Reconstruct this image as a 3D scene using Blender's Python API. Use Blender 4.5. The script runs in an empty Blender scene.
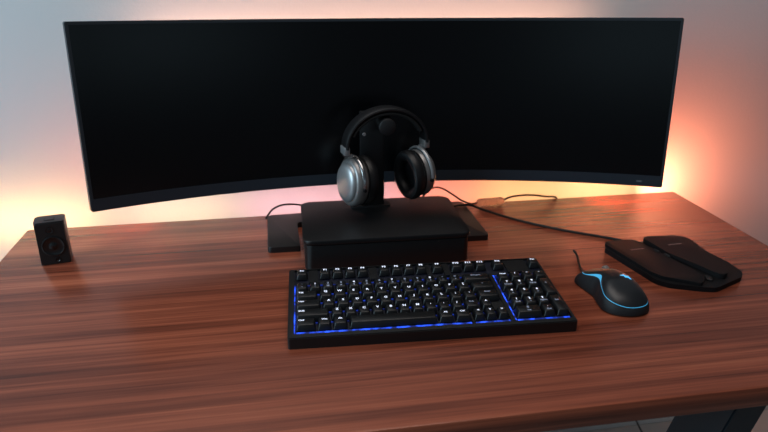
import bpy, bmesh, math, random
from math import sin, cos, pi, radians
from mathutils import Vector, Matrix, noise
random.seed(5)
sc = bpy.context.scene
COL = sc.collection
T = 0.75                                   # height of the desk top above the floor

# ------------------------------------------------------------------ helpers
def link(name, bm, mats, parent=None, smooth=True, angle=35, loc=None):
    bmesh.ops.recalc_face_normals(bm, faces=bm.faces)
    me = bpy.data.meshes.new(name)
    bm.to_mesh(me); bm.free()
    for m in (mats if isinstance(mats, (list, tuple)) else [mats]):
        me.materials.append(m)
    if smooth:
        me.polygons.foreach_set('use_smooth', [True] * len(me.polygons))
        try:
            me.set_sharp_from_angle(angle=radians(angle))
        except Exception:
            pass
    o = bpy.data.objects.new(name, me)
    COL.objects.link(o)
    if parent: o.parent = parent
    if loc is not None: o.location = loc
    return o

def thing(name, label, cat, loc=(0, 0, 0), rz=0.0, group=None):
    o = bpy.data.objects.new(name, None)
    o.empty_display_size = 0.02
    COL.objects.link(o)
    o.location = loc; o.rotation_euler = (0, 0, rz)
    o['label'] = label; o['category'] = cat
    if group: o['group'] = group
    return o

def tag(o, label, cat):
    o['label'] = label; o['category'] = cat
    return o

def prism(bm, outline, z0, z1, bevel=0.0, seg=2, mat=0, bottom_too=False):
    vb = [bm.verts.new((x, y, z0)) for x, y in outline]
    vt = [bm.verts.new((x, y, z1)) for x, y in outline]
    n = len(outline)
    fs = [bm.faces.new(vb[::-1]), bm.faces.new(vt)]
    for i in range(n):
        fs.append(bm.faces.new((vb[i], vb[(i + 1) % n], vt[(i + 1) % n], vt[i])))
    for f in fs: f.material_index = mat
    if bevel > 0:
        sel = set(fs[1].edges)
        if bottom_too: sel |= set(fs[0].edges)
        bmesh.ops.bevel(bm, geom=list(sel), offset=bevel, segments=seg, profile=0.5, affect='EDGES', clamp_overlap=True)
    return vb, vt

def rrect(x0, y0, x1, y1, r, n=6):
    pts = []
    for cx, cy, a0 in ((x1 - r, y1 - r, 0), (x0 + r, y1 - r, 90), (x0 + r, y0 + r, 180), (x1 - r, y0 + r, 270)):
        for i in range(n + 1):
            a = radians(a0 + 90 * i / n)
            pts.append((cx + r * cos(a), cy + r * sin(a)))
    return pts

def round_poly(pts, rad, n=5):
    out = []
    N = len(pts)
    for i in range(N):
        p = Vector(pts[i]); a = Vector(pts[i - 1]) - p; b = Vector(pts[(i + 1) % N]) - p
        r = rad[i] if isinstance(rad, (list, tuple)) else rad
        r = min(r, a.length * 0.48, b.length * 0.48)
        p0 = p + a.normalized() * r; p2 = p + b.normalized() * r
        for k in range(n + 1):
            t = k / n
            q = p0 * (1 - t) ** 2 + p * 2 * t * (1 - t) + p2 * t * t
            out.append((q.x, q.y))
    return out

def box(bm, x0, y0, z0, x1, y1, z1, bevel=0.0, seg=2, mat=0):
    vs = [bm.verts.new((x, y, z)) for z in (z0, z1) for y in (y0, y1) for x in (x0, x1)]
    fs = [bm.faces.new([vs[i] for i in q]) for q in ((0, 2, 3, 1), (4, 5, 7, 6), (0, 1, 5, 4), (2, 6, 7, 3), (0, 4, 6, 2), (1, 3, 7, 5))]
    for f in fs: f.material_index = mat
    if bevel > 0:
        es = set(e for f in fs for e in f.edges)
        bmesh.ops.bevel(bm, geom=list(es), offset=bevel, segments=seg, profile=0.5, affect='EDGES', clamp_overlap=True)

def grid(bm, P, nu, nv, closed_u=False, mat=0):
    V = [[bm.verts.new(P(i, j)) for j in range(nv)] for i in range(nu)]
    for i in range(nu if closed_u else nu - 1):
        for j in range(nv - 1):
            f = bm.faces.new((V[i][j], V[(i + 1) % nu][j], V[(i + 1) % nu][j + 1], V[i][j + 1]))
            f.material_index = mat
    return V

def spline(pts, n=10, closed=False):
    P = [Vector(p) for p in pts]
    N = len(P); out = []
    rng = range(N if closed else N - 1)
    for i in rng:
        if closed:
            p0, p1, p2, p3 = P[(i - 1) % N], P[i], P[(i + 1) % N], P[(i + 2) % N]
        else:
            p0, p1, p2, p3 = P[max(i - 1, 0)], P[i], P[i + 1], P[min(i + 2, N - 1)]
        for k in range(n):
            t = k / n
            out.append(0.5 * ((2 * p1) + (p2 - p0) * t + (2 * p0 - 5 * p1 + 4 * p2 - p3) * t * t + (3 * p1 - p0 - 3 * p2 + p3) * t ** 3))
    if not closed: out.append(P[-1])
    return out

def tube(bm, pts, r, n=10, mat=0, caps=True, flat=(1, 1), up=Vector((0, 0, 1))):
    pts = [Vector(p) for p in pts]
    rings = []
    for i, p in enumerate(pts):
        d = (pts[min(i + 1, len(pts) - 1)] - pts[max(i - 1, 0)]).normalized()
        s = d.cross(up)
        if s.length < 1e-4: s = d.cross(Vector((0, 1, 0)))
        s.normalize(); u = s.cross(d).normalized()
        rr = r[i] if isinstance(r, (list, tuple)) else r
        rings.append([bm.verts.new(p + s * cos(2 * pi * k / n) * rr * flat[0] + u * sin(2 * pi * k / n) * rr * flat[1]) for k in range(n)])
    for a, b in zip(rings, rings[1:]):
        for k in range(n):
            f = bm.faces.new((a[k], a[(k + 1) % n], b[(k + 1) % n], b[k])); f.material_index = mat
    if caps:
        bm.faces.new(rings[0][::-1]).material_index = mat
        bm.faces.new(rings[-1]).material_index = mat

def lathe(bm, prof, n=40, axis='Y', c=(0, 0, 0), sc_=(1, 1), mat=0):
    """prof: list of (radius, position along axis); closed with end caps when radius is zero"""
    c = Vector(c)
    def pt(r, h, a):
        u, v = r * cos(a) * sc_[0], r * sin(a) * sc_[1]
        return c + {'X': Vector((h, u, v)), 'Y': Vector((u, h, v)), 'Z': Vector((u, v, h))}[axis]
    rings = []
    for r, h in prof:
        if r < 1e-7: rings.append([bm.verts.new(pt(0, h, 0))])
        else: rings.append([bm.verts.new(pt(r, h, 2 * pi * k / n)) for k in range(n)])
    for a, b in zip(rings, rings[1:]):
        for k in range(n):
            k2 = (k + 1) % n
            if len(a) == 1 and len(b) == 1: continue
            if len(a) == 1: f = bm.faces.new((a[0], b[k2], b[k]))
            elif len(b) == 1: f = bm.faces.new((a[k], a[k2], b[0]))
            else: f = bm.faces.new((a[k], a[k2], b[k2], b[k]))
            f.material_index = mat

_txt = {}
def text_polys(s):
    """outline of a short text as (verts, faces), normalised to height 1 and centred"""
    if s in _txt: return _txt[s]
    cu = bpy.data.curves.new('glyph', 'FONT'); cu.body = s; cu.resolution_u = 2; cu.offset = 0.022
    ob = bpy.data.objects.new('glyph', cu); COL.objects.link(ob)
    dg = bpy.context.evaluated_depsgraph_get()
    me = ob.evaluated_get(dg).to_mesh()
    vs = [v.co.copy() for v in me.vertices]; fs = [tuple(p.vertices) for p in me.polygons]
    ob.evaluated_get(dg).to_mesh_clear()
    bpy.data.objects.remove(ob); bpy.data.curves.remove(cu)
    xs = [v.x for v in vs]; ys = [v.y for v in vs]
    cx, cy = (min(xs) + max(xs)) / 2, (min(ys) + max(ys)) / 2
    vs = [(v.x - cx, v.y - cy) for v in vs]
    _txt[s] = (vs, fs, max(xs) - min(xs))
    return _txt[s]

def put_text(bm, s, mat, fn, h, max_w=None):
    vs, fs, w = text_polys(s)
    sx = h if not max_w or w * h <= max_w else max_w / w
    V = [bm.verts.new(fn(x * sx, y * h)) for x, y in vs]
    for f in fs:
        try: bm.faces.new([V[i] for i in f]).material_index = mat
        except ValueError: pass

# ------------------------------------------------------------------ materials
def rgb(r, g, b):
    f = lambda c: (c / 255 / 12.92) if c / 255 <= 0.04045 else ((c / 255 + 0.055) / 1.055) ** 2.4
    return (f(r), f(g), f(b), 1)

def mat(name, col, rough=0.5, metal=0.0, spec=0.5, emit=None, estr=0.0, bump=0.0, bscale=400.0, coat=0.0, var=0.0):
    m = bpy.data.materials.new(name); m.use_nodes = True
    nt = m.node_tree; b = nt.nodes['Principled BSDF']
    b.inputs['Base Color'].default_value = col
    b.inputs['Roughness'].default_value = rough
    b.inputs['Metallic'].default_value = metal
    b.inputs['Specular IOR Level'].default_value = spec
    b.inputs['Coat Weight'].default_value = coat
    if emit:
        b.inputs['Emission Color'].default_value = emit
        b.inputs['Emission Strength'].default_value = estr
    if bump or var:
        tc = nt.nodes.new('ShaderNodeTexCoord'); nz = nt.nodes.new('ShaderNodeTexNoise')
        nz.inputs['Scale'].default_value = bscale; nz.inputs['Detail'].default_value = 3
        nt.links.new(tc.outputs['Object'], nz.inputs['Vector'])
        if bump:
            bp = nt.nodes.new('ShaderNodeBump'); bp.inputs['Strength'].default_value = bump; bp.inputs['Distance'].default_value = 0.001
            nt.links.new(nz.outputs['Fac'], bp.inputs['Height']); nt.links.new(bp.outputs['Normal'], b.inputs['Normal'])
        if var:
            mr = nt.nodes.new('ShaderNodeMapRange')
            mr.inputs['To Min'].default_value = max(rough - var, 0.02); mr.inputs['To Max'].default_value = rough + var
            nt.links.new(nz.outputs['Fac'], mr.inputs['Value']); nt.links.new(mr.outputs['Result'], b.inputs['Roughness'])
    return m

def wood_material():
    m = bpy.data.materials.new('walnut veneer'); m.use_nodes = True
    nt = m.node_tree; N = nt.nodes; L = nt.links; b = N['Principled BSDF']
    tc = N.new('ShaderNodeTexCoord')
    def nz(scale, detail, rough, dist=0.0, rot=0.0, loc=(0, 0, 0)):
        mp = N.new('ShaderNodeMapping'); mp.inputs['Scale'].default_value = scale
        mp.inputs['Rotation'].default_value = (0, 0, rot); mp.inputs['Location'].default_value = loc
        n = N.new('ShaderNodeTexNoise'); n.inputs['Scale'].default_value = 1.0
        n.inputs['Detail'].default_value = detail; n.inputs['Roughness'].default_value = rough; n.inputs['Distortion'].default_value = dist
        L.new(tc.outputs['Object'], mp.inputs['Vector']); L.new(mp.outputs['Vector'], n.inputs['Vector'])
        return n.outputs['Fac']
    def math_(op, a, c):
        n = N.new('ShaderNodeMath'); n.operation = op
        for i, x in enumerate((a, c)):
            if isinstance(x, (int, float)): n.inputs[i].default_value = x
            else: L.new(x, n.inputs[i])
        return n.outputs[0]
    broad = nz((0.8, 26, 26), 3, 0.5, 0.5, 0.015)
    mid = nz((1.6, 95, 95), 4, 0.6, 0.7, 0.01, (3.1, 7, 2))
    fine = nz((7, 380, 380), 2, 0.6, 0.2, 0.0, (1, 3, 5))
    patch = nz((1.6, 3.0, 3.0), 2, 0.5, 0.0, 0.0, (9, 4, 1))
    s = math_('ADD', math_('MULTIPLY', broad, 0.38), math_('MULTIPLY', mid, 0.36))
    s = math_('ADD', s, math_('MULTIPLY', fine, 0.14))
    s = math_('ADD', s, math_('MULTIPLY', patch, 0.12))
    cr = N.new('ShaderNodeValToRGB'); e = cr.color_ramp
    e.elements[0].position = 0.37; e.elements[0].color = WOOD[0]
    e.elements[1].position = 0.65; e.elements[1].color = WOOD[3]
    x = e.elements.new(0.46); x.color = WOOD[1]
    x = e.elements.new(0.55); x.color = WOOD[2]
    L.new(s, cr.inputs['Fac'])
    pore = nz((1.3, 150, 150), 3, 0.65, 0.9, -0.012, (4, 8, 2))
    pr = N.new('ShaderNodeMapRange'); pr.inputs['From Min'].default_value = 0.30; pr.inputs['From Max'].default_value = 0.43
    pr.inputs['To Min'].default_value = 0.70; pr.inputs['To Max'].default_value = 1.0
    L.new(pore, pr.inputs['Value'])
    ml = N.new('ShaderNodeMix'); ml.data_type = 'RGBA'; ml.blend_type = 'MULTIPLY'; ml.inputs['Factor'].default_value = 1.0
    L.new(cr.outputs['Color'], ml.inputs['A']); L.new(pr.outputs['Result'], ml.inputs['B'])
    L.new(ml.outputs['Result'], b.inputs['Base Color'])
    mr = N.new('ShaderNodeMapRange'); mr.inputs['To Min'].default_value = 0.30; mr.inputs['To Max'].default_value = 0.20
    L.new(mid, mr.inputs['Value']); L.new(mr.outputs['Result'], b.inputs['Roughness'])
    b.inputs['Specular IOR Level'].default_value = 0.34
    bp = N.new('ShaderNodeBump'); bp.inputs['Strength'].default_value = 0.12; bp.inputs['Distance'].default_value = 0.0006
    L.new(fine, bp.inputs['Height']); L.new(bp.outputs['Normal'], b.inputs['Normal'])
    return m

WOOD = [rgb(78, 37, 25), rgb(120, 61, 43), rgb(151, 80, 57), rgb(186, 107, 78)]
M_wood = wood_material()
M_wall = mat('painted plaster', rgb(200, 205, 208), 0.9, spec=0.2, bump=0.35, bscale=180)
M_floor = mat('pale floor', rgb(176, 170, 166), 0.5, bump=0.1, bscale=60)
M_white = mat('white trim paint', rgb(215, 213, 210), 0.5)
M_steel = mat('black powder coated steel', rgb(14, 26, 36), 0.42, spec=0.5, bump=0.15, bscale=900)
M_black = mat('matte black plastic', rgb(17, 17, 19), 0.48, bump=0.12, bscale=1500)
M_blackS = mat('satin black plastic', rgb(14, 15, 17), 0.36, var=0.05, bscale=60)
M_box = mat('soft touch black', rgb(11, 11, 13), 0.44, bump=0.1, bscale=1800)
M_pad = mat('pad matte black', rgb(14, 13, 15), 0.62, spec=0.22, bump=0.15, bscale=1500)
M_screen = mat('glossy dark screen glass', rgb(4, 5, 7), 0.24, spec=0.35)
M_chin = mat('dark grey bezel', rgb(30, 38, 47), 0.45)
M_frame = mat('monitor housing', rgb(34, 40, 46), 0.42, bump=0.05, bscale=900)
M_mark = mat('pale grey print', rgb(120, 124, 130), 0.6)
M_markd = mat('dim grey print', rgb(128, 120, 120), 0.6)
M_silver = mat('brushed silver', rgb(172, 174, 176), 0.38, metal=0.7, var=0.06, bscale=300)
M_silverd = mat('dark silver', rgb(150, 148, 147), 0.40, metal=0.7, var=0.06, bscale=300)
M_chrome = mat('polished silver', rgb(190, 190, 190), 0.22, metal=1.0)
M_leather = mat('black leatherette', rgb(16, 16, 18), 0.42, bump=0.35, bscale=700)
M_fabric = mat('black mesh fabric', rgb(9, 9, 10), 0.85, bump=0.4, bscale=2500)
M_cable = mat('black cable rubber', rgb(16, 15, 15), 0.5, spec=0.3)
M_sleeve = mat('translucent pinkish sleeve', rgb(226, 190, 178), 0.45)
_b = M_sleeve.node_tree.nodes['Principled BSDF']; _b.inputs['Transmission Weight'].default_value = 0.75; _b.inputs['IOR'].default_value = 1.2
M_key = mat('black keycap', rgb(11, 12, 14), 0.42, bump=0.1, bscale=2500)
M_case = mat('keyboard case', rgb(9, 11, 13), 0.45, bump=0.1, bscale=1500)
M_plate = mat('keyboard plate', rgb(14, 18, 34), 0.45)
M_legend = mat('backlit legend', rgb(190, 200, 215), 0.5, emit=rgb(225, 232, 255), estr=1.15)
M_legdim = mat('dim legend', rgb(120, 128, 142), 0.5, emit=rgb(200, 215, 255), estr=0.28)
M_mouse = mat('mouse soft shell', rgb(28, 31, 34), 0.36, spec=0.5, bump=0.06, bscale=2000)
M_grip = mat('mouse rubber grip', rgb(18, 21, 25), 0.55, bump=0.5, bscale=1300)
M_glow = mat('cyan light guide', rgb(60, 120, 150), 0.4, emit=rgb(70, 185, 240), estr=0.62)
M_glowb = mat('cyan badge light', rgb(60, 130, 170), 0.4, emit=rgb(80, 190, 250), estr=1.0)
M_cone = mat('speaker cone', rgb(13, 14, 16), 0.30, spec=0.5)
M_spk = mat('speaker cabinet', rgb(30, 27, 28), 0.42, bump=0.12, bscale=900)
M_spkf = mat('speaker front', rgb(9, 9, 11), 0.5)

def backlight_material(lo, hi):
    m = bpy.data.materials.new('blue key backlight'); m.use_nodes = True
    nt = m.node_tree; b = nt.nodes['Principled BSDF']
    b.inputs['Base Color'].default_value = rgb(20, 40, 120)
    b.inputs['Emission Color'].default_value = rgb(34, 84, 255)
    tc = nt.nodes.new('ShaderNodeTexCoord'); nz = nt.nodes.new('ShaderNodeTexNoise')
    nz.inputs['Scale'].default_value = 75; nz.inputs['Detail'].default_value = 2
    mr = nt.nodes.new('ShaderNodeMapRange')
    mr.inputs['From Min'].default_value = 0.42; mr.inputs['From Max'].default_value = 0.74
    mr.inputs['To Min'].default_value = lo; mr.inputs['To Max'].default_value = hi
    nt.links.new(tc.outputs['Object'], nz.inputs['Vector']); nt.links.new(nz.outputs['Fac'], mr.inputs['Value'])
    nt.links.new(mr.outputs['Result'], b.inputs['Emission Strength'])
    return m
M_back = backlight_material(0.06, 2.6)
M_backd = backlight_material(0.03, 0.55)

# ------------------------------------------------------------------ setting
def structure(name, bm, m):
    o = link(name, bm, m, smooth=False); o['kind'] = 'structure'; return o
bm = bmesh.new(); box(bm, -2.6, 1.40, 0.0, 2.6, 1.50, 2.5); structure('wall_back', bm, M_wall)
bm = bmesh.new(); box(bm, -2.6, -1.6, -0.1, 2.6, 1.50, 0.0); structure('floor', bm, M_floor)
bm = bmesh.new(); box(bm, -2.6, 1.388, 0.0, 2.6, 1.40, 0.07, 0.003); structure('baseboard_back', bm, M_white)

# ------------------------------------------------------------------ desk
DX0, DX1, DY0, DY1, DT = -0.496, 0.889, 0.594, 1.290, 0.030
dcx = (DX0 + DX1) / 2
desk = thing('desk', 'walnut desk with slanted black steel legs standing before the glowing wall', 'desk', (dcx, (DY0 + DY1) / 2, 0))
dw, dd = (DX1 - DX0) / 2, (DY1 - DY0) / 2
bm = bmesh.new(); prism(bm, rrect(-dw, -dd, dw, dd, 0.006, 3), T - DT, T, 0.0018, 2, bottom_too=True)
link('tabletop', bm, M_wood, desk)
def leg(side, y0, y1):
    bm = bmesh.new()
    zt, zb = T - DT, 0.0
    def xs(z): return 0.579 - dcx + 0.34 * (z - zt)
    vs = []
    for z in (zb, zt):
        for y in (y0, y1):
            for x in (xs(z), xs(z) + 0.047):
                vs.append(bm.verts.new((x * side, y - (DY0 + DY1) / 2, z)))
    for q in ((0, 2, 3, 1), (4, 5, 7, 6), (0, 1, 5, 4), (2, 6, 7, 3), (0, 4, 6, 2), (1, 3, 7, 5)):
        bm.faces.new([vs[i] for i in q])
    bmesh.ops.recalc_face_normals(bm, faces=bm.faces)
    bmesh.ops.bevel(bm, geom=list(bm.edges), offset=0.002, segments=2, affect='EDGES')
    link('leg', bm, M_steel, desk)
for s in (1, -1):
    leg(s, 0.620, 0.703); leg(s, 1.185, 1.268)

# ------------------------------------------------------------------ monitor
MC = Vector((0.2056, 1.2285, 0.2390)); MR, MW, MH = 1.1794, 1.08, 0.3124
tilt, yaw, roll = 0.0626, -0.0226, -0.0062
monitor = thing('monitor', 'wide curved black monitor, switched off, standing at the back of the desk', 'monitor', (MC.x, 1.262, T))
moff = Vector((MC.x, 1.262, 0))
def mon(a, v, d):
    """a along the arc in metres from the middle, v height in metres from the middle, d depth behind the front face"""
    ang = a / MR
    lx = (MR + d) * sin(ang); ly = (MR + d) * cos(ang) - MR; lz = v
    lx, lz = lx * cos(roll) - lz * sin(roll), lx * sin(roll) + lz * cos(roll)
    ly, lz = ly * cos(tilt) + lz * sin(tilt), -ly * sin(tilt) + lz * cos(tilt)
    lx, ly = lx * cos(yaw) - ly * sin(yaw), lx * sin(yaw) + ly * cos(yaw)
    return Vector((MC.x + lx, MC.y + ly, MC.z + lz)) - moff
def mon_slab(name, a0, a1, v0, v1, d0, d1, m, n=48, bev=0.0):
    bm = bmesh.new()
    ring = []
    for i in range(n + 1):
        a = a0 + (a1 - a0) * i / n
        ring.append([bm.verts.new(mon(a, v, d)) for v, d in ((v0, d0), (v1, d0), (v1, d1), (v0, d1))])
    for p, q in zip(ring, ring[1:]):
        for k in range(4):
            bm.faces.new((p[k], p[(k + 1) % 4], q[(k + 1) % 4], q[k]))
    bm.faces.new(ring[0]); bm.faces.new(ring[-1][::-1])
    bmesh.ops.recalc_face_normals(bm, faces=bm.faces)
    if bev:
        es = [e for e in bm.edges if len(e.link_faces) == 2 and e.calc_face_angle(0) > 0.8]
        bmesh.ops.bevel(bm, geom=es, offset=bev, segments=2, affect='EDGES')
    return link(name, bm, m, monitor)
hw, hh = MW / 2, MH / 2
CH = 0.0225
mon_slab('housing', -hw, hw, -hh, hh, 0.0, 0.016, M_frame, bev=0.0015)
mon_slab('screen', -hw + 0.0055, hw - 0.0055, -hh + CH, hh - 0.0050, -0.0006, 0.0008, M_screen)
mon_slab('chin', -hw + 0.001, hw - 0.001, -hh + 0.001, -hh + CH, -0.0016, 0.0008, M_chin, bev=0.0006)
mon_slab('back_shell', -hw * 0.45, hw * 0.45, -hh * 0.62, hh * 0.62, 0.016, 0.026, M_black, bev=0.004)
bm = bmesh.new()
put_text(bm, 'nıııc', 0, lambda x, y: mon(hw - 0.0425 + x, -hh + 0.0105 + y, -0.0018), 0.0062)
link('brand_mark', bm, M_mark, monitor, smooth=False)
bm = bmesh.new()
pm = mon(0, 0, 0.026)
def neck_pt(i, j):
    z = 0.011 + (pm.z + 0.03 - 0.011) * j / 8
    yb = 0.006
    x = (-0.024, 0.024, 0.024, -0.024)[i]; y = (yb - 0.004, yb - 0.004, yb + 0.014, yb + 0.014)[i]
    return (x - 0.018, y, z)
V = grid(bm, neck_pt, 4, 9, closed_u=True)
bm.faces.new([V[i][0] for i in range(4)]); bm.faces.new([V[i][8] for i in range(4)][::-1])
link('stand_neck', bm, M_black, monitor)
# flat base: two wide feet joined behind the box
def P(x, y): return (x - moff.x, y - moff.y)
out = [P(-0.029, 1.100), P(0.029, 1.098), P(0.029, 1.214), P(0.3315, 1.214), P(0.3315, 1.092), P(0.384, 1.090), P(0.3845, 1.2785), P(-0.029, 1.262)]
out = round_poly(out, [0.008, 0.002, 0.004, 0.004, 0.002, 0.008, 0.012, 0.008])
bm = bmesh.new(); prism(bm, out, 0.0, 0.011, 0.002, 2)
link('base_plate', bm, M_box, monitor)

# ------------------------------------------------------------------ low box
bx = thing('storage_box', 'low black box with rounded lid in the middle of the desk, under the headphones', 'box', (0.1800, 1.107, T), -0.027)
bw, bd, bh = 0.1435, 0.0955, 0.055
bm = bmesh.new(); prism(bm, rrect(-bw, -bd + 0.002, bw, bd, 0.014), 0.0, bh - 0.0105, 0.001, 1); link('body', bm, M_box, bx)
bm = bmesh.new(); prism(bm, rrect(-bw + 0.004, -bd + 0.006, bw - 0.004, bd - 0.004, 0.012), bh - 0.0105, bh - 0.0080); link('seam_gasket', bm, M_spkf, bx)
bm = bmesh.new(); prism(bm, rrect(-bw - 0.002, -bd - 0.001, bw + 0.002, bd + 0.001, 0.016), bh - 0.0080, bh, 0.0022, 3, bottom_too=True); link('lid', bm, M_box, bx)
bm = bmesh.new(); box(bm, 0.088, -bd + 0.0012, 0.0395, 0.091, -bd + 0.003, 0.0435, 0.0004); link('indicator', bm, M_spk, bx)

# ------------------------------------------------------------------ headphone stand
HZ = T + bh
hs = thing('headphone_stand', 'black upright post with round peg holding the headphones on the box', 'stand', (0.171, 1.169, HZ), 0.0)
bm = bmesh.new(); prism(bm, rrect(-0.041, -0.011, 0.036, 0.011, 0.003), 0.0, 0.003, 0.0008, 1); link('base_plate', bm, M_black, hs)
bm = bmesh.new(); box(bm, -0.021, -0.006, 0.003, 0.024, 0.006, 0.184, 0.002); link('post', bm, M_blackS, hs)
bm = bmesh.new(); lathe(bm, [(0, -0.056), (0.0125, -0.056), (0.0150, -0.0545), (0.0155, -0.052), (0.0155, -0.016), (0.0125, -0.013), (0.0125, -0.006), (0, -0.006)], 32, 'Y', (0.022, 0, 0.1655))
link('peg', bm, M_black, hs)
bm = bmesh.new(); lathe(bm, [(0, -0.0072), (0.0028, -0.0072), (0.0034, -0.0066), (0.0034, -0.006), (0, -0.006)], 20, 'Y', (-0.013, 0, 0.142))
link('screw', bm, M_markd, hs)

# ------------------------------------------------------------------ headphones
HC = Vector((0.1925, 1.133, T + 0.1205))
hp = thing('headphones', 'silver and black over-ear headphones hanging from the peg above the box', 'headphones', HC, radians(11))
A_, B_, Z_ = 0.0735, 0.0615, 0.0655
def arc(t, da=0.0, db=0.0):
    return Vector(((A_ + da) * cos(t), 0, Z_ + (B_ + db) * sin(t)))
def band(name, m, prof, t0, t1, n=40):
    bm = bmesh.new()
    def Pn(i, j):
        t = t0 + (t1 - t0) * j / n
        c = arc(t); nrm = Vector((cos(t) / A_, 0, sin(t) / B_)).normalized()
        y, r = prof[i]
        return c + nrm * r + Vector((0, y, 0))
    V = grid(bm, Pn, len(prof), n + 1, closed_u=True)
    bm.faces.new([V[i][0] for i in range(len(prof))]); bm.faces.new([V[i][n] for i in range(len(prof))][::-1])
    return link(name, bm, m, hp)
def ell(wy, r0, r1, n=16, p=0.65):
    pts = []
    for k in range(n):
        a = 2 * pi * k / n
        cx, sx = cos(a), sin(a)
        pts.append((wy * math.copysign(abs(cx) ** p, cx), (r0 + r1) / 2 + (r1 - r0) / 2 * math.copysign(abs(sx) ** p, sx)))
    return pts
band('headband', M_leather, ell(0.0165, -0.0015, 0.0065), radians(-1), radians(181))
band('headband_padding', M_fabric, ell(0.0145, -0.0085, -0.0012), radians(22), radians(158))
for s in (-1, 1):
    # metal slider at the end of the band
    bm = bmesh.new(); box(bm, s * 0.0765 - 0.0052, -0.0135, 0.0530, s * 0.0765 + 0.0052, 0.0135, 0.0680, 0.002, 2)
    sl = link('slider', bm, M_silver if s < 0 else M_silverd, hp)
    # swivelling ear cup
    sw = radians(14)
    X = Matrix.Translation((s * (0.057 if s < 0 else 0.0615), 0, 0 if s < 0 else 0.0035)) @ Matrix.Rotation(sw, 4, 'Z') @ Matrix.Rotation(radians(-4 * s), 4, 'Y')
    def cup_part(name, prof, m, parent, n=48):
        b_ = bmesh.new(); lathe(b_, [(r, s * x) for r, x in prof], n, 'X', (0, 0, 0), (0.0385, 0.0455))
        bmesh.ops.transform(b_, matrix=X, verts=b_.verts)
        return link(name, b_, m, parent)
    cup = cup_part('ear_cup', [(0.0, -0.006), (0.90, -0.006), (0.96, -0.003), (0.985, 0.004), (0.97, 0.012), (0.92, 0.0165), (0.84, 0.0185), (0.80, 0.0185), (0.0, 0.0185)], M_silverd, hp)
    cup_part('cup_cover', [(0.80, 0.0182), (0.795, 0.0205), (0.74, 0.0238), (0.62, 0.0262), (0.45, 0.0280), (0.25, 0.0290), (0.0, 0.0294)], M_silver, cup)
    cup_part('ear_pad', [(0.90, -0.006), (0.98, -0.0075), (1.04, -0.013), (1.03, -0.020), (0.96, -0.0255), (0.85, -0.027), (0.72, -0.0255), (0.62, -0.021), (0.585, -0.014), (0.58, -0.009), (0.0, -0.0085)], M_leather, cup)
    cup_part('trim_ring', [(0.93, -0.0055), (0.975, -0.0055), (0.975, -0.0035), (0.93, -0.0035), (0.93, -0.0055)], M_spkf, cup)
    b_ = bmesh.new(); lathe(b_, [(0, -0.0415), (0.003, -0.0415), (0.003, -0.036), (0, -0.036)], 16, 'Y', (s * 0.006, 0, -0.006))
    bmesh.ops.transform(b_, matrix=X, verts=b_.verts); link('pivot_screw', b_, M_spkf, cup)
    # yoke: stem and fork round the shell
    bm = bmesh.new()
    for q in (-1, 1):
        pts = []
        for k in range(15):
            a = radians(90 - 92 * k / 14)
            pts.append(X @ Vector((s * 0.0075, q * cos(a) * 0.0408, sin(a) * 0.0485)))
        tube(bm, pts, [0.0042 - 0.0012 * k / 14 for k in range(15)], 10, flat=(0.6, 1.0), up=Vector((s, 0, 0.001)))
    tube(bm, spline([(s * 0.0765, 0, 0.056), (s * 0.0768, 0, 0.0515), X @ Vector((s * 0.014, 0, 0.049)), X @ Vector((s * 0.0075, 0, 0.0478))], 6), 0.0042, 10)
    link('yoke', bm, M_chrome if s < 0 else M_silver, hp)

# ------------------------------------------------------------------ keyboard
KRZ = -0.049
kb = thing('keyboard', 'black mechanical keyboard with blue backlight in front of the box', 'keyboard', (0.005, 0.777, T), KRZ)
SL = 0.0120 / 0.188
def rim(v): return 0.0175 + SL * v
def kbox(bm, u0, v0, u1, v1, za, zb, bev=0.0, m=0):
    """box between heights za, zb measured from the rim plane; za=None reaches the desk"""
    vs = []
    for t in (0, 1):
        for v in (v0, v1):
            for u in (u0, u1):
                z = (rim(v) + zb) if t else (0.0 if za is None else rim(v) + za)
                vs.append(bm.verts.new((u, v, z)))
    fs = [bm.faces.new([vs[i] for i in q]) for q in ((0, 2, 3, 1), (4, 5, 7, 6), (0, 1, 5, 4), (2, 6, 7, 3), (0, 4, 6, 2), (1, 3, 7, 5))]
    for f in fs: f.material_index = m
    if bev:
        bmesh.ops.bevel(bm, geom=list(set(e for f in fs for e in f.edges)), offset=bev, segments=2, affect='EDGES', clamp_overlap=True)
U0, U1, V0, V1 = -0.0080, 0.4030, -0.001, 0.1875
REC = -0.0035
bm = bmesh.new(); prism(bm, rrect(U0, V0, U1, V1, 0.004, 4), 0, 0.0105)
for v in list(bm.verts):
    if v.co.z > 0.005: v.co.z = rim(v.co.y) + REC - 0.001
link('case_base', bm, M_case, kb)
bm = bmesh.new()
# rim frame: ring between outer and inner outline
O = rrect(U0, V0, U1, V1, 0.004, 4); I = rrect(U0 + 0.0085, V0 + 0.0095, U1 - 0.0045, V1 - 0.003, 0.0015, 4)
n = len(O)
def fz(p, lift): return bm.verts.new((p[0], p[1], rim(p[1]) + lift))
ot = [fz(p, 0) for p in O]; ob_ = [fz(p, REC - 0.001) for p in O]; it = [fz(p, 0) for p in I]; ib = [fz(p, REC - 0.001) for p in I]
for i in range(n):
    j = (i + 1) % n
    bm.faces.new((ot[i], ot[j], it[j], it[i])); bm.faces.new((it[i], it[j], ib[j], ib[i])); bm.faces.new((ot[i], ob_[i], ob_[j], ot[j])); bm.faces.new((ob_[i], ib[i], ib[j], ob_[j]))
bmesh.ops.bevel(bm, geom=[e for e in bm.edges if e.verts[0] in ot and e.verts[1] in ot], offset=0.0012, segments=2, affect='EDGES')
link('case_rim', bm, M_case, kb)
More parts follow.
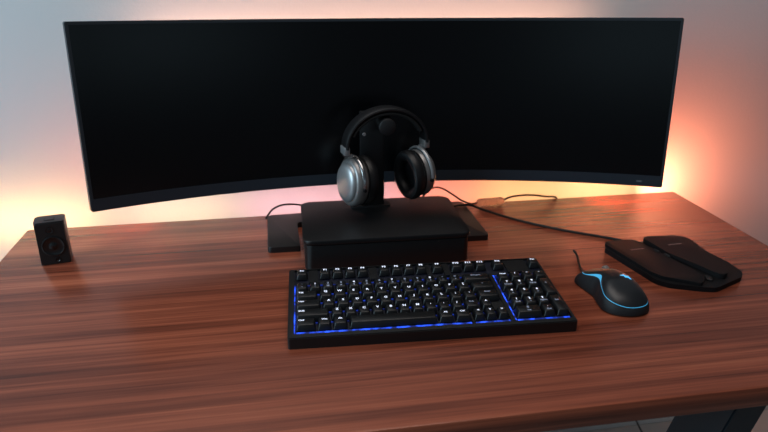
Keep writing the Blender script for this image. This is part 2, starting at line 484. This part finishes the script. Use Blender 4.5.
bm = bmesh.new(); kbox(bm, U0 + 0.0085, V0 + 0.0095, U1 - 0.0045, V1 - 0.003, REC - 0.001, REC); link('switch_plate', bm, M_plate, kb)
# blank infill pieces of the case
for r in ((0.0235, 0.1445, 0.0375, 0.1820), (0.1195, 0.1445, 0.1320, 0.1820), (0.2120, 0.1445, 0.2190, 0.1820), (0.2400, 0.1445, 0.2500, 0.1820),
          (0.3435, 0.1445, 0.3795, 0.1820), (0.3090, 0.0090, 0.3150, 0.1430), (0.2915, 0.0392, 0.3086, 0.0610), (0.2530, 0.0090, 0.2556, 0.0370)):
    bm = bmesh.new(); kbox(bm, *r, REC, -0.0002, 0.0005)
    link('case_infill', bm, M_case, kb)
# backlight strips lying on the plate
bm = bmesh.new()
LZ = REC + 0.0012
def light(u0, v0, u1, v1): kbox(bm, u0, v0, u1, v1, REC, LZ)
light(0.004, 0.0092, 0.2515, 0.0155); light(0.2575, 0.0092, 0.3080, 0.0155); light(0.3190, 0.0092, 0.3960, 0.0155)
light(0.0006, 0.0120, 0.0022, 0.1420); light(0.3156, 0.0150, 0.3178, 0.1400)
link('backlight', bm, M_back, kb)
bm = bmesh.new()
for v in (0.0375, 0.0625, 0.0880, 0.1120, 0.1390): light(0.004, v - 0.0007, 0.3075, v + 0.0007); light(0.319, v - 0.0007, 0.397, v + 0.0007)
link('backlight', bm, M_backd, kb)

KH = 0.0112                                             # cap height above the plate
def keycap(u0, v0, w, d, legend='', bright=True, sub=None, lh=0.0066, left=False):
    bm = bmesh.new()
    g = 0.0008
    a0, b0, a1, b1 = u0 + g, v0 + g, u0 + w - g, v0 + d - g
    levels = ((0.0022, 0.0), (KH * 0.45, 0.0009), (KH - 0.0006, 0.0022), (KH, 0.0031))
    rings = []
    for z, ins in levels:
        o = rrect(a0 + ins, b0 + ins * 0.7, a1 - ins, b1 - ins * 1.15, 0.0014, 2)
        rings.append([bm.verts.new((x, y, rim(y) + REC + z)) for x, y in o])
    m = len(rings[0])
    for p, q in zip(rings, rings[1:]):
        for i in range(m): bm.faces.new((p[i], p[(i + 1) % m], q[(i + 1) % m], q[i]))
    bm.faces.new(rings[-1]); bm.faces.new(rings[0][::-1])
    bmesh.ops.recalc_face_normals(bm, faces=bm.faces)
    if legend:
        cx = (a0 + a1) / 2; cy = b0 + (b1 - b0) * 0.64
        if left: cx = a0 + 0.0034 + min(text_polys(legend)[2] * lh, w - 0.008) / 2
        put_text(bm, legend, 1 if bright else 2, lambda x, y: (cx + x, cy + y, rim(cy + y) + REC + KH + 0.00012), lh, w - 0.0075)
        if sub:
            cy2 = b0 + (b1 - b0) * 0.28
            put_text(bm, sub, 2, lambda x, y: (cx + x, cy2 + y, rim(cy2 + y) + REC + KH + 0.00012), lh * 0.72, w - 0.0075)
    return link('keycap', bm, [M_key, M_legend, M_legdim], kb, angle=50)

D = 0.0222
RB, RS, RC, RT, RN, RF = 0.0158, 0.0392, 0.0640, 0.0888, 0.1130, 0.1545
RFd = 0.0215
keycap(0.0030, RF, 0.0195, RFd, 'Esc', lh=0.0050)
for i in range(4): keycap(0.0395 + 0.0200 * i, RF, 0.0190, RFd, 'F%d' % (i + 1))
for i in range(4): keycap(0.1340 + 0.0200 * i - 0.0005 * 0, RF, 0.0190, RFd, 'F%d' % (i + 5))
keycap(0.2205, RF, 0.0190, RFd, 'F9')
for i in range(3): keycap(0.2515 + 0.0200 * i, RF, 0.0190, RFd, 'F%d' % (i + 10))
keycap(0.3205, RF, 0.0200, RFd, 'Prt')
keycap(0.3805, RF, 0.0180, RFd, 'Pse', lh=0.0050)
nums = ['`', '1', '2', '3', '4', '5', '6', '7', '8', '9', '0', '-', '=']
shf = ['~', '!', '@', '#', '$', '%', '^', '&', '*', '(', ')', '_', '+']
for i, (c, s) in enumerate(zip(nums, shf)): keycap(0.0030 + 0.01985 * i, RN, 0.0193, D, c, bright=(i % 3 == 1), sub=s, lh=0.0066)
keycap(0.2616, RN, 0.0450, D, 'Backspace', bright=False, lh=0.0038)
keycap(0.0030, RT, 0.0335, D, 'Tab', lh=0.0050, left=True)
for i, c in enumerate('QWERTYUIOP['): keycap(0.0375 + 0.0211 * i, RT, 0.0206, D, c)
keycap(0.2702, RT, 0.0370, D, '\\', bright=False, lh=0.0045)
keycap(0.0030, RC, 0.0375, D, 'Caps', lh=0.0042, left=True)
for i, c in enumerate("ASDFGHJKL;'"): keycap(0.0412 + 0.0211 * i, RC, 0.0206, D, c)
keycap(0.2738, RC, 0.0336, D, 'Enter', bright=False, lh=0.0044)
keycap(0.0030, RS, 0.0490, D, 'Shift', lh=0.0050, left=True)
for i, c in enumerate('ZXCVBNM,./'): keycap(0.0530 + 0.0195 * i, RS, 0.0190, D, c)
keycap(0.2485, RS, 0.0225, D, 'Shift', bright=False, lh=0.0040)
keycap(0.2726, RS, 0.0178, D, '^', lh=0.0075)
keycap(0.0030, RB, 0.0290, D, 'Ctrl', lh=0.0050, left=True)
keycap(0.0330, RB, 0.0208, D, 'Win', lh=0.0046)
keycap(0.0548, RB, 0.0216, D, 'Alt', lh=0.0046)
keycap(0.0778, RB, 0.1260, D, '')
keycap(0.2046, RB, 0.0236, D, 'Alt', lh=0.0046)
keycap(0.2290, RB, 0.0240, D, 'Ctrl', lh=0.0046)
for i, c in enumerate(('<', 'v', '>')): keycap(0.2557 + 0.0175 * i, RB, 0.0170, D, c, lh=0.0062)
NP = 0.3185
keycap(NP, RN, 0.0192, D, 'Num', lh=0.0048); keycap(NP + 0.0197, RN, 0.0192, D, '/'); keycap(NP + 0.0394, RN, 0.0192, D, '*'); keycap(NP + 0.0591, RN, 0.0190, D, '-')
for r, cs in ((RT, ('7', '8', '9')), (RC, ('4', '5', '6')), (RS, ('1', '2', '3'))):
    for i, c in enumerate(cs): keycap(NP + 0.0197 * i, r, 0.0192, D, c, sub={'7': 'Home', '8': '^', '9': 'PgUp', '4': '<', '6': '>', '1': 'End', '2': 'v', '3': 'PgDn'}.get(c))
keycap(NP + 0.0591, RC, 0.0190, RT + D - RC, '+', bright=False)
keycap(NP, RB, 0.0389, D, '0', bright=False, sub='Ins'); keycap(NP + 0.0394, RB, 0.0192, D, '.', sub='Del')
keycap(NP + 0.0591, RB, 0.0190, RS + D - RB, 'Ent', bright=False, lh=0.0045)

# ------------------------------------------------------------------ mouse
ms = thing('computer_mouse', 'black mouse with blue light strips to the right of the keyboard', 'mouse', (0.503, 0.852, T), radians(15))
OUT = [(0.004, 0.066), (-0.012, 0.063), (-0.022, 0.052), (-0.0255, 0.028), (-0.0275, 0.004), (-0.0365, -0.016), (-0.0435, -0.038), (-0.0375, -0.057), (-0.018, -0.071),
       (0.004, -0.0745), (0.019, -0.068), (0.029, -0.052), (0.0365, -0.024), (0.0410, 0.006), (0.0385, 0.033), (0.0295, 0.053), (0.017, 0.064)]
ol = spline([(x, y, 0) for x, y in OUT], 6, closed=True)
NO = len(ol); CC = Vector((0.002, -0.006, 0))
axis = Vector((-0.24, 1.0, 0)).normalized()          # runs from the rear to the front of the shell
axis = Vector((0.10, 1.0, 0)).normalized()
def topz(p):
    t = (p.dot(axis) + 0.078) / 0.146                # 0 rear, 1 front
    t = min(max(t, 0), 1)
    pts = [(0, 0.026), (0.18, 0.0345), (0.40, 0.0395), (0.62, 0.0370), (0.82, 0.0295), (1, 0.0205)]
    for (a, za), (b, zb) in zip(pts, pts[1:]):
        if t <= b:
            k = (t - a) / (b - a); k = k * k * (3 - 2 * k) * 0.4 + k * 0.6
            return za + (zb - za) * k
    return pts[-1][1]
def mpt(i, q):
    """point on the shell: i runs round the outline, q from the base (0) to the crest (1)"""
    o = ol[i % NO]
    a = q * pi / 2
    rho = max(cos(a), 0) ** 0.62
    side = max(0.0, 1 - abs(o.y - 0.012) / 0.045)
    rho *= 1 - 0.10 * side * sin(pi * min(q * 1.8, 1))
    p = CC + (o - CC) * rho
    z = 0.0022 + (topz(p) - 0.0022) * sin(a) ** 0.92
    return Vector((p.x, p.y, z))
def qs(i):
    """height (as q) of the light strip round the shell"""
    o = ol[i % NO]; t = (o.y + 0.075) / 0.141
    left = o.x < 0
    base = 0.27 + 0.22 * max(0, min(1, (t - 0.05) / 0.5))
    bump = 0.10 * math.exp(-((t - 0.62) / 0.16) ** 2)
    return base + bump
def qw(i):
    o = ol[i % NO]; t = (o.y + 0.075) / 0.141
    return 0.020 + 0.15 * math.exp(-((t - 0.66) / 0.13) ** 2)
def shell(name, qa, qb, m, nq, inset=0.0, crown=False):
    bm = bmesh.new()
    def Pm(i, j):
        q = qa(i) + (qb(i) - qa(i)) * j / (nq - 1)
        p = mpt(i, q)
        if inset: p = CC + Vector((0, 0, 0.01)) + (p - CC - Vector((0, 0, 0.01))) * (1 - inset)
        return p
    V = grid(bm, Pm, NO, nq, closed_u=True)
    if crown:
        c = bm.verts.new((CC.x, CC.y, topz(CC)))
        for i in range(NO): bm.faces.new((V[i][-1], V[(i + 1) % NO][-1], c))
    if name == 'side_grip': bm.faces.new([V[i][0] for i in range(NO)])
    return link(name, bm, m, ms, angle=60)
shell('side_grip', lambda i: 0.0, lambda i: qs(i), M_grip, 8)
shell('light_strip', lambda i: qs(i), lambda i: qs(i) + qw(i), M_glow, 3, inset=0.004)
shell('top_shell', lambda i: qs(i) + qw(i), lambda i: 0.985, M_mouse, 18, crown=True)
# a point on the crest surface above a given place
def msurf(x, y, lift=0.0):
    d = Vector((x, y, 0)) - CC
    best = min(range(NO), key=lambda i: abs(((math.atan2(ol[i].y - CC.y, ol[i].x - CC.x) - math.atan2(d.y, d.x) + pi) % (2 * pi)) - pi))
    lo, hi = 0.0, 1.0
    for _ in range(30):
        q = (lo + hi) / 2; p = mpt(best, q)
        if (Vector((p.x, p.y, 0)) - CC).length > d.length: lo = q
        else: hi = q
    return Vector((x, y, mpt(best, q).z + lift))
bm = bmesh.new()
c = Vector((0.0215, 0.033, 0)); c.z = msurf(c.x, c.y).z - 0.0018
lathe(bm, [(0.0030, -0.0038), (0.0058, -0.0038), (0.0066, -0.0028), (0.0066, 0.0028), (0.0058, 0.0038), (0.0030, 0.0038), (0.0030, -0.0038)], 28, 'X', c)
link('scroll_wheel', bm, M_silverd, ms)
bm = bmesh.new()
seam = [msurf(0.0215 + 0.0006 * k, 0.0265 - 0.004 * k, 0.0) for k in range(0, 6)]
tube(bm, seam, 0.0006, 6)
link('button_seam', bm, M_spkf, ms)
bm = bmesh.new()
lg = [(-0.0035, 0.0105), (0.0035, 0.0075), (0.0010, 0.0030), (0.0042, -0.0005), (-0.0005, -0.0100), (-0.0008, -0.0030), (-0.0040, 0.0000), (-0.0010, 0.0045)]
ca, sa = cos(radians(20)), sin(radians(20))
def lgp(x, y, l): 
    x, y = x * 1.05, y * 0.85
    return msurf(0.0125 + x * ca - y * sa, -0.021 + x * sa + y * ca, l)
t_ = [bm.verts.new(lgp(x, y, 0.0009)) for x, y in lg]; b_ = [bm.verts.new(lgp(x, y, -0.0008)) for x, y in lg]
bm.faces.new(t_); bm.faces.new(b_[::-1])
for i in range(len(lg)): j = (i + 1) % len(lg); bm.faces.new((b_[i], b_[j], t_[j], t_[i]))
link('badge', bm, M_glowb, ms, smooth=False)
bm = bmesh.new()
tube(bm, spline([(0.006, 0.0625, 0.009), (0.011, 0.074, 0.0065), (0.020, 0.090, 0.0045), (0.032, 0.108, 0.0045), (0.045, 0.128, 0.0060), (0.047, 0.140, 0.010)], 8), 0.0020, 8)
tube(bm, [(0.0035, 0.060, 0.0095), (0.0095, 0.0715, 0.0072), (0.0125, 0.077, 0.0060)], [0.0034, 0.0027, 0.0018], 10)
link('cable', bm, M_cable, ms)

# ------------------------------------------------------------------ two panel pad
pd = thing('folding_pad', 'flat black angular pad of two panels with a diagonal gap, right of the mouse', 'pad', (0.66, 0.93, T))
def Q(L): return [(x - 0.66, y - 0.93) for x, y in L]
base = [(0.574, 1.004), (0.597, 0.872), (0.612, 0.855), (0.658, 0.835), (0.678, 0.830), (0.742, 0.858), (0.756, 0.874), (0.757, 0.912), (0.741, 1.000), (0.727, 1.018), (0.664, 1.021), (0.642, 1.020), (0.586, 1.019)]
base = base[::-1]
bm = bmesh.new(); prism(bm, round_poly(Q(base), 0.006, 4), 0.0, 0.0085, 0.0015, 2); link('base', bm, M_pad, pd)
left = [(0.577, 1.012), (0.586, 1.0215), (0.638, 1.0215), (0.651, 0.983), (0.660, 0.941), (0.678, 0.862), (0.657, 0.838), (0.607, 0.872), (0.597, 0.893)][::-1]
bm = bmesh.new(); prism(bm, round_poly(Q(left), 0.006, 4), 0.0085, 0.0140, 0.0012, 2); lp = link('panel', bm, M_pad, pd); lp['label'] = 'left panel of the pad'
right = [(0.654, 1.016), (0.664, 1.0215), (0.724, 1.018), (0.738, 1.003), (0.733, 0.920), (0.729, 0.880), (0.718, 0.862), (0.707, 0.854), (0.698, 0.860), (0.681, 0.909), (0.664, 0.947)][::-1]
bm = bmesh.new(); prism(bm, round_poly(Q(right), 0.007, 4), 0.0085, 0.0175, 0.0015, 2); rp = link('panel', bm, M_pad, pd); rp['label'] = 'right panel, thicker and raised'
bm = bmesh.new()
for dx, dy in ((0.6525, 0.9650), (0.6600, 0.9440)):
    tube(bm, [(dx - 0.66 - 0.001, dy - 0.93 + 0.006, 0.0135), (dx - 0.66 + 0.002, dy - 0.93 - 0.006, 0.0135)], 0.0026, 10)
link('hinge', bm, M_spkf, pd)
bm = bmesh.new(); prism(bm, round_poly(Q([(0.683, 0.872), (0.690, 0.862), (0.684, 0.850), (0.676, 0.856)][::-1]), 0.002, 3), 0.0085, 0.0115, 0.0006, 1); link('latch', bm, M_spkf, pd)
bm = bmesh.new()
a = radians(4)
put_text(bm, 'uıııeıııııeı', 0, lambda x, y: (0.622 - 0.66 + x * cos(a) - y * sin(a), 0.9775 - 0.93 + x * sin(a) + y * cos(a), 0.01425), 0.0080, 0.043)
lm = link('print', bm, M_markd, pd, smooth=False)
bm = bmesh.new()
put_text(bm, 'ııeuııııeııı', 0, lambda x, y: (0.696 - 0.66 + x * cos(a) - y * sin(a), 0.9795 - 0.93 + x * sin(a) + y * cos(a), 0.01775), 0.0080, 0.045)
link('print', bm, M_markd, pd, smooth=False)

# ------------------------------------------------------------------ speaker
sp = thing('speaker', 'small black desktop speaker at the left end of the desk', 'speaker', (-0.3975, 1.133, T), radians(11))
sw_, sd_, sh_ = 0.0240, 0.0185, 0.0785
bm = bmesh.new(); prism(bm, rrect(-sw_, -sd_ + 0.002, sw_, sd_, 0.004), 0.0, sh_, 0.0022, 3); link('cabinet', bm, M_spk, sp)
bm = bmesh.new()
fr = rrect(-sw_ + 0.0012, 0.0012, sw_ - 0.0012, sh_ - 0.003, 0.003)
v0 = [bm.verts.new((x, -sd_ + 0.0025, z)) for x, z in fr]; v1 = [bm.verts.new((x, -sd_, z)) for x, z in fr]
bm.faces.new(v0); bm.faces.new(v1[::-1])
for i in range(len(fr)): j = (i + 1) % len(fr); bm.faces.new((v0[i], v0[j], v1[j], v1[i]))
link('front_panel', bm, M_spkf, sp)
bm = bmesh.new(); lathe(bm, [(0.0185, -0.0001), (0.0185, -0.0016), (0.0170, -0.0022), (0.0155, -0.0014), (0.0075, -0.0003), (0.0070, -0.0004), (0.0045, -0.0022), (0, -0.0030)], 40, 'Y', (0.001, -sd_, 0.0345)); link('woofer', bm, M_cone, sp)
bm = bmesh.new(); lathe(bm, [(0.0062, -0.0001), (0.0060, -0.0012), (0.0045, -0.0006), (0, -0.0018)], 28, 'Y', (-0.001, -sd_, 0.0640)); link('tweeter', bm, M_cone, sp)
bm = bmesh.new(); lathe(bm, [(0.0050, -0.0001), (0.0048, -0.0010), (0.0032, -0.0010), (0.0022, -0.0002), (0, -0.0002)], 24, 'Y', (0.004, -sd_, 0.0082)); link('bass_port', bm, M_cone, sp)
bm = bmesh.new(); prism(bm, rrect(-0.0085, -0.008, 0.0085, 0.007, 0.003), sh_, sh_ + 0.0008, 0.0003, 1)
pb = link('control_pad', bm, M_spkf, sp)
bm = bmesh.new(); prism(bm, rrect(-0.0068, -0.0064, 0.0068, 0.0054, 0.002), sh_ + 0.0008, sh_ + 0.0011); link('control_button', bm, M_spk, pb)

# ------------------------------------------------------------------ cables
def cable(name, label, pts, r, m=M_cable, n=8):
    o0 = Vector(pts[0])
    bm = bmesh.new(); tube(bm, [p - o0 for p in spline(pts, n)], r, 8)
    o = link(name, bm, m); o.location = (o0.x, o0.y, o0.z + T)
    return tag(o, label, 'cable')
cable('pad_cable', 'thin black cable running from behind the box to the two-panel pad',
      [(0.640, 1.0225, 0.0045), (0.625, 1.046, 0.0025), (0.598, 1.068, 0.0022), (0.552, 1.101, 0.0022), (0.506, 1.140, 0.0022), (0.462, 1.187, 0.0022), (0.418, 1.236, 0.0050), (0.3925, 1.2435, 0.0142), (0.367, 1.2445, 0.0145), (0.345, 1.236, 0.0146)], 0.0026)
lc = cable('looped_cable', 'short black cable arching over the left foot behind the box',
      [(-0.0325, 1.268, 0.0022), (-0.028, 1.266, 0.010), (-0.017, 1.262, 0.024), (0.003, 1.255, 0.0345), (0.030, 1.247, 0.0365), (0.055, 1.242, 0.030), (0.075, 1.240, 0.0135)], 0.0020)
ac = thing('adapter_cable', 'dark cable with a pale ribbed sleeve along the back edge of the desk', 'cable', (0.446, 1.268, T))
ao = Vector((0.446, 1.268, 0))
bm = bmesh.new()
tube(bm, [p - ao for p in spline([(0.285, 1.262, 0.0130), (0.300, 1.256, 0.045), (0.318, 1.254, 0.054), (0.335, 1.253, 0.050), (0.356, 1.255, 0.036), (0.378, 1.259, 0.0195), (0.400, 1.264, 0.0095), (0.416, 1.267, 0.0095)], 8)], 0.0019, 8)
tube(bm, [p - ao for p in spline([(0.474, 1.271, 0.0095), (0.490, 1.272, 0.0160), (0.520, 1.275, 0.0175), (0.550, 1.280, 0.0140), (0.578, 1.2865, 0.0070), (0.600, 1.2935, 0.0026), (0.611, 1.2975, -0.006), (0.618, 1.300, -0.035), (0.65, 1.305, -0.14), (0.76, 1.318, -0.36), (0.90, 1.322, -0.64), (0.955, 1.320, -0.735), (0.99, 1.310, -0.748)], 8)], 0.0022, 8)
link('cord', bm, M_cable, ac)
bm = bmesh.new()
prof = []
for k in range(19):
    x = -0.030 + 0.060 * k / 18
    prof.append((0.0088 - (0.0012 if k % 2 else 0) - (0.003 if k in (0, 18) else 0), x))
lathe(bm, [(0, -0.030)] + prof + [(0, 0.030)], 20, 'X', (0, 0, 0))
bmesh.ops.transform(bm, matrix=Matrix.Translation((-0.001, 0.001, 0.0092)) @ Matrix.Rotation(radians(4), 4, 'Z'), verts=bm.verts)
link('sleeve', bm, M_sleeve, ac)

# ------------------------------------------------------------------ lights
def area(name, loc, to, sx, sy, col, power, spread=180):
    l = bpy.data.lights.new(name, 'AREA'); l.shape = 'RECTANGLE'; l.size = sx; l.size_y = sy
    l.color = col[:3]; l.energy = power; l.spread = radians(spread)
    o = bpy.data.objects.new(name, l); COL.objects.link(o); o.location = loc
    d = Vector(to) - Vector(loc)
    o.rotation_euler = d.to_track_quat('-Z', 'Z' if abs(d.normalized().z) < 0.9 else 'Y').to_euler()
    return o
YEL, ORA, SAL, PNK = (1.0, 0.52, 0.19), (1.0, 0.40, 0.13), (1.0, 0.19, 0.10), (1.0, 0.44, 0.44)
DEEP = (1.0, 0.17, 0.08)
def led(x, w, z, col, p, y=1.325): area('led strip', (x, y, T + z), (x, 1.6, T + z + 0.03), w, 0.02, col, p)
led(-0.53, 0.26, -0.025, YEL, 0.40)
led(-0.22, 0.22, -0.025, (1.0, 0.58, 0.30), 0.20)
led(0.02, 0.20, -0.025, PNK, 0.17)
led(0.20, 0.16, -0.025, PNK, 0.10)
led(0.36, 0.16, -0.025, SAL, 0.20)
led(0.55, 0.18, -0.025, ORA, 0.22)
led(0.76, 0.22, -0.025, YEL, 0.27)
# strips on the back of the monitor: along its top, and one at either end washing the wall sideways
led(0.21, 0.92, 0.33, (1.0, 0.47, 0.30), 1.15, 1.315)
area('led strip', (0.63, 1.245, T + 0.075), (1.15, 1.40, T + 0.06), 0.06, 0.08, DEEP, 0.75, 125)
area('led strip', (0.872, 1.322, T - 0.03), (1.40, 1.42, T + 0.08), 0.05, 0.03, (1.0, 0.25, 0.12), 1.7)
area('led strip', (-0.20, 1.255, T + 0.08), (-0.60, 1.40, T + 0.06), 0.06, 0.08, DEEP, 0.3, 110)
# daylight from a window on the left, and the soft daylight of the room
area('window daylight', (-1.9, 0.2, T + 0.85), (0.0, 1.2, T + 0.2), 1.2, 1.2, (0.60, 0.85, 1.0), 35)
for wx in (1.35, -0.30): area('rear window daylight', (wx, -1.75, T + 0.42), (wx * 0.4, 1.2, T + 0.3), 0.5, 0.45, (0.55, 0.85, 1.0), 0.55)
area('room daylight', (0.15, 0.80, T + 1.7), (0.2, 0.82, T), 1.8, 1.0, (1.0, 0.90, 0.84), 15)
w = bpy.data.worlds.new('room air'); sc.world = w; w.use_nodes = True
w.node_tree.nodes['Background'].inputs['Color'].default_value = rgb(190, 196, 210)
w.node_tree.nodes['Background'].inputs['Strength'].default_value = 0.09

# ------------------------------------------------------------------ camera
cd = bpy.data.cameras.new('camera'); cam = bpy.data.objects.new('camera', cd); COL.objects.link(cam)
cd.sensor_width = 36.0; cd.lens = 655.0 / 768 * 36
cam.location = (0, 0, T + 0.498)
cam.rotation_euler = (radians(90 - 21.499), 0, radians(-9.501))
cd.dof.use_dof = True; cd.dof.focus_distance = 1.02; cd.dof.aperture_fstop = 5.0
cd.clip_start = 0.01
sc.camera = cam
vs_ = sc.view_settings
sc.display_settings.display_device = 'sRGB'
vs_.view_transform = 'Standard'; vs_.look = 'None'; vs_.exposure = 0.0; vs_.gamma = 1.0; vs_.use_curve_mapping = False
sc.cycles.use_denoising = True
sc.cycles.max_bounces = 8
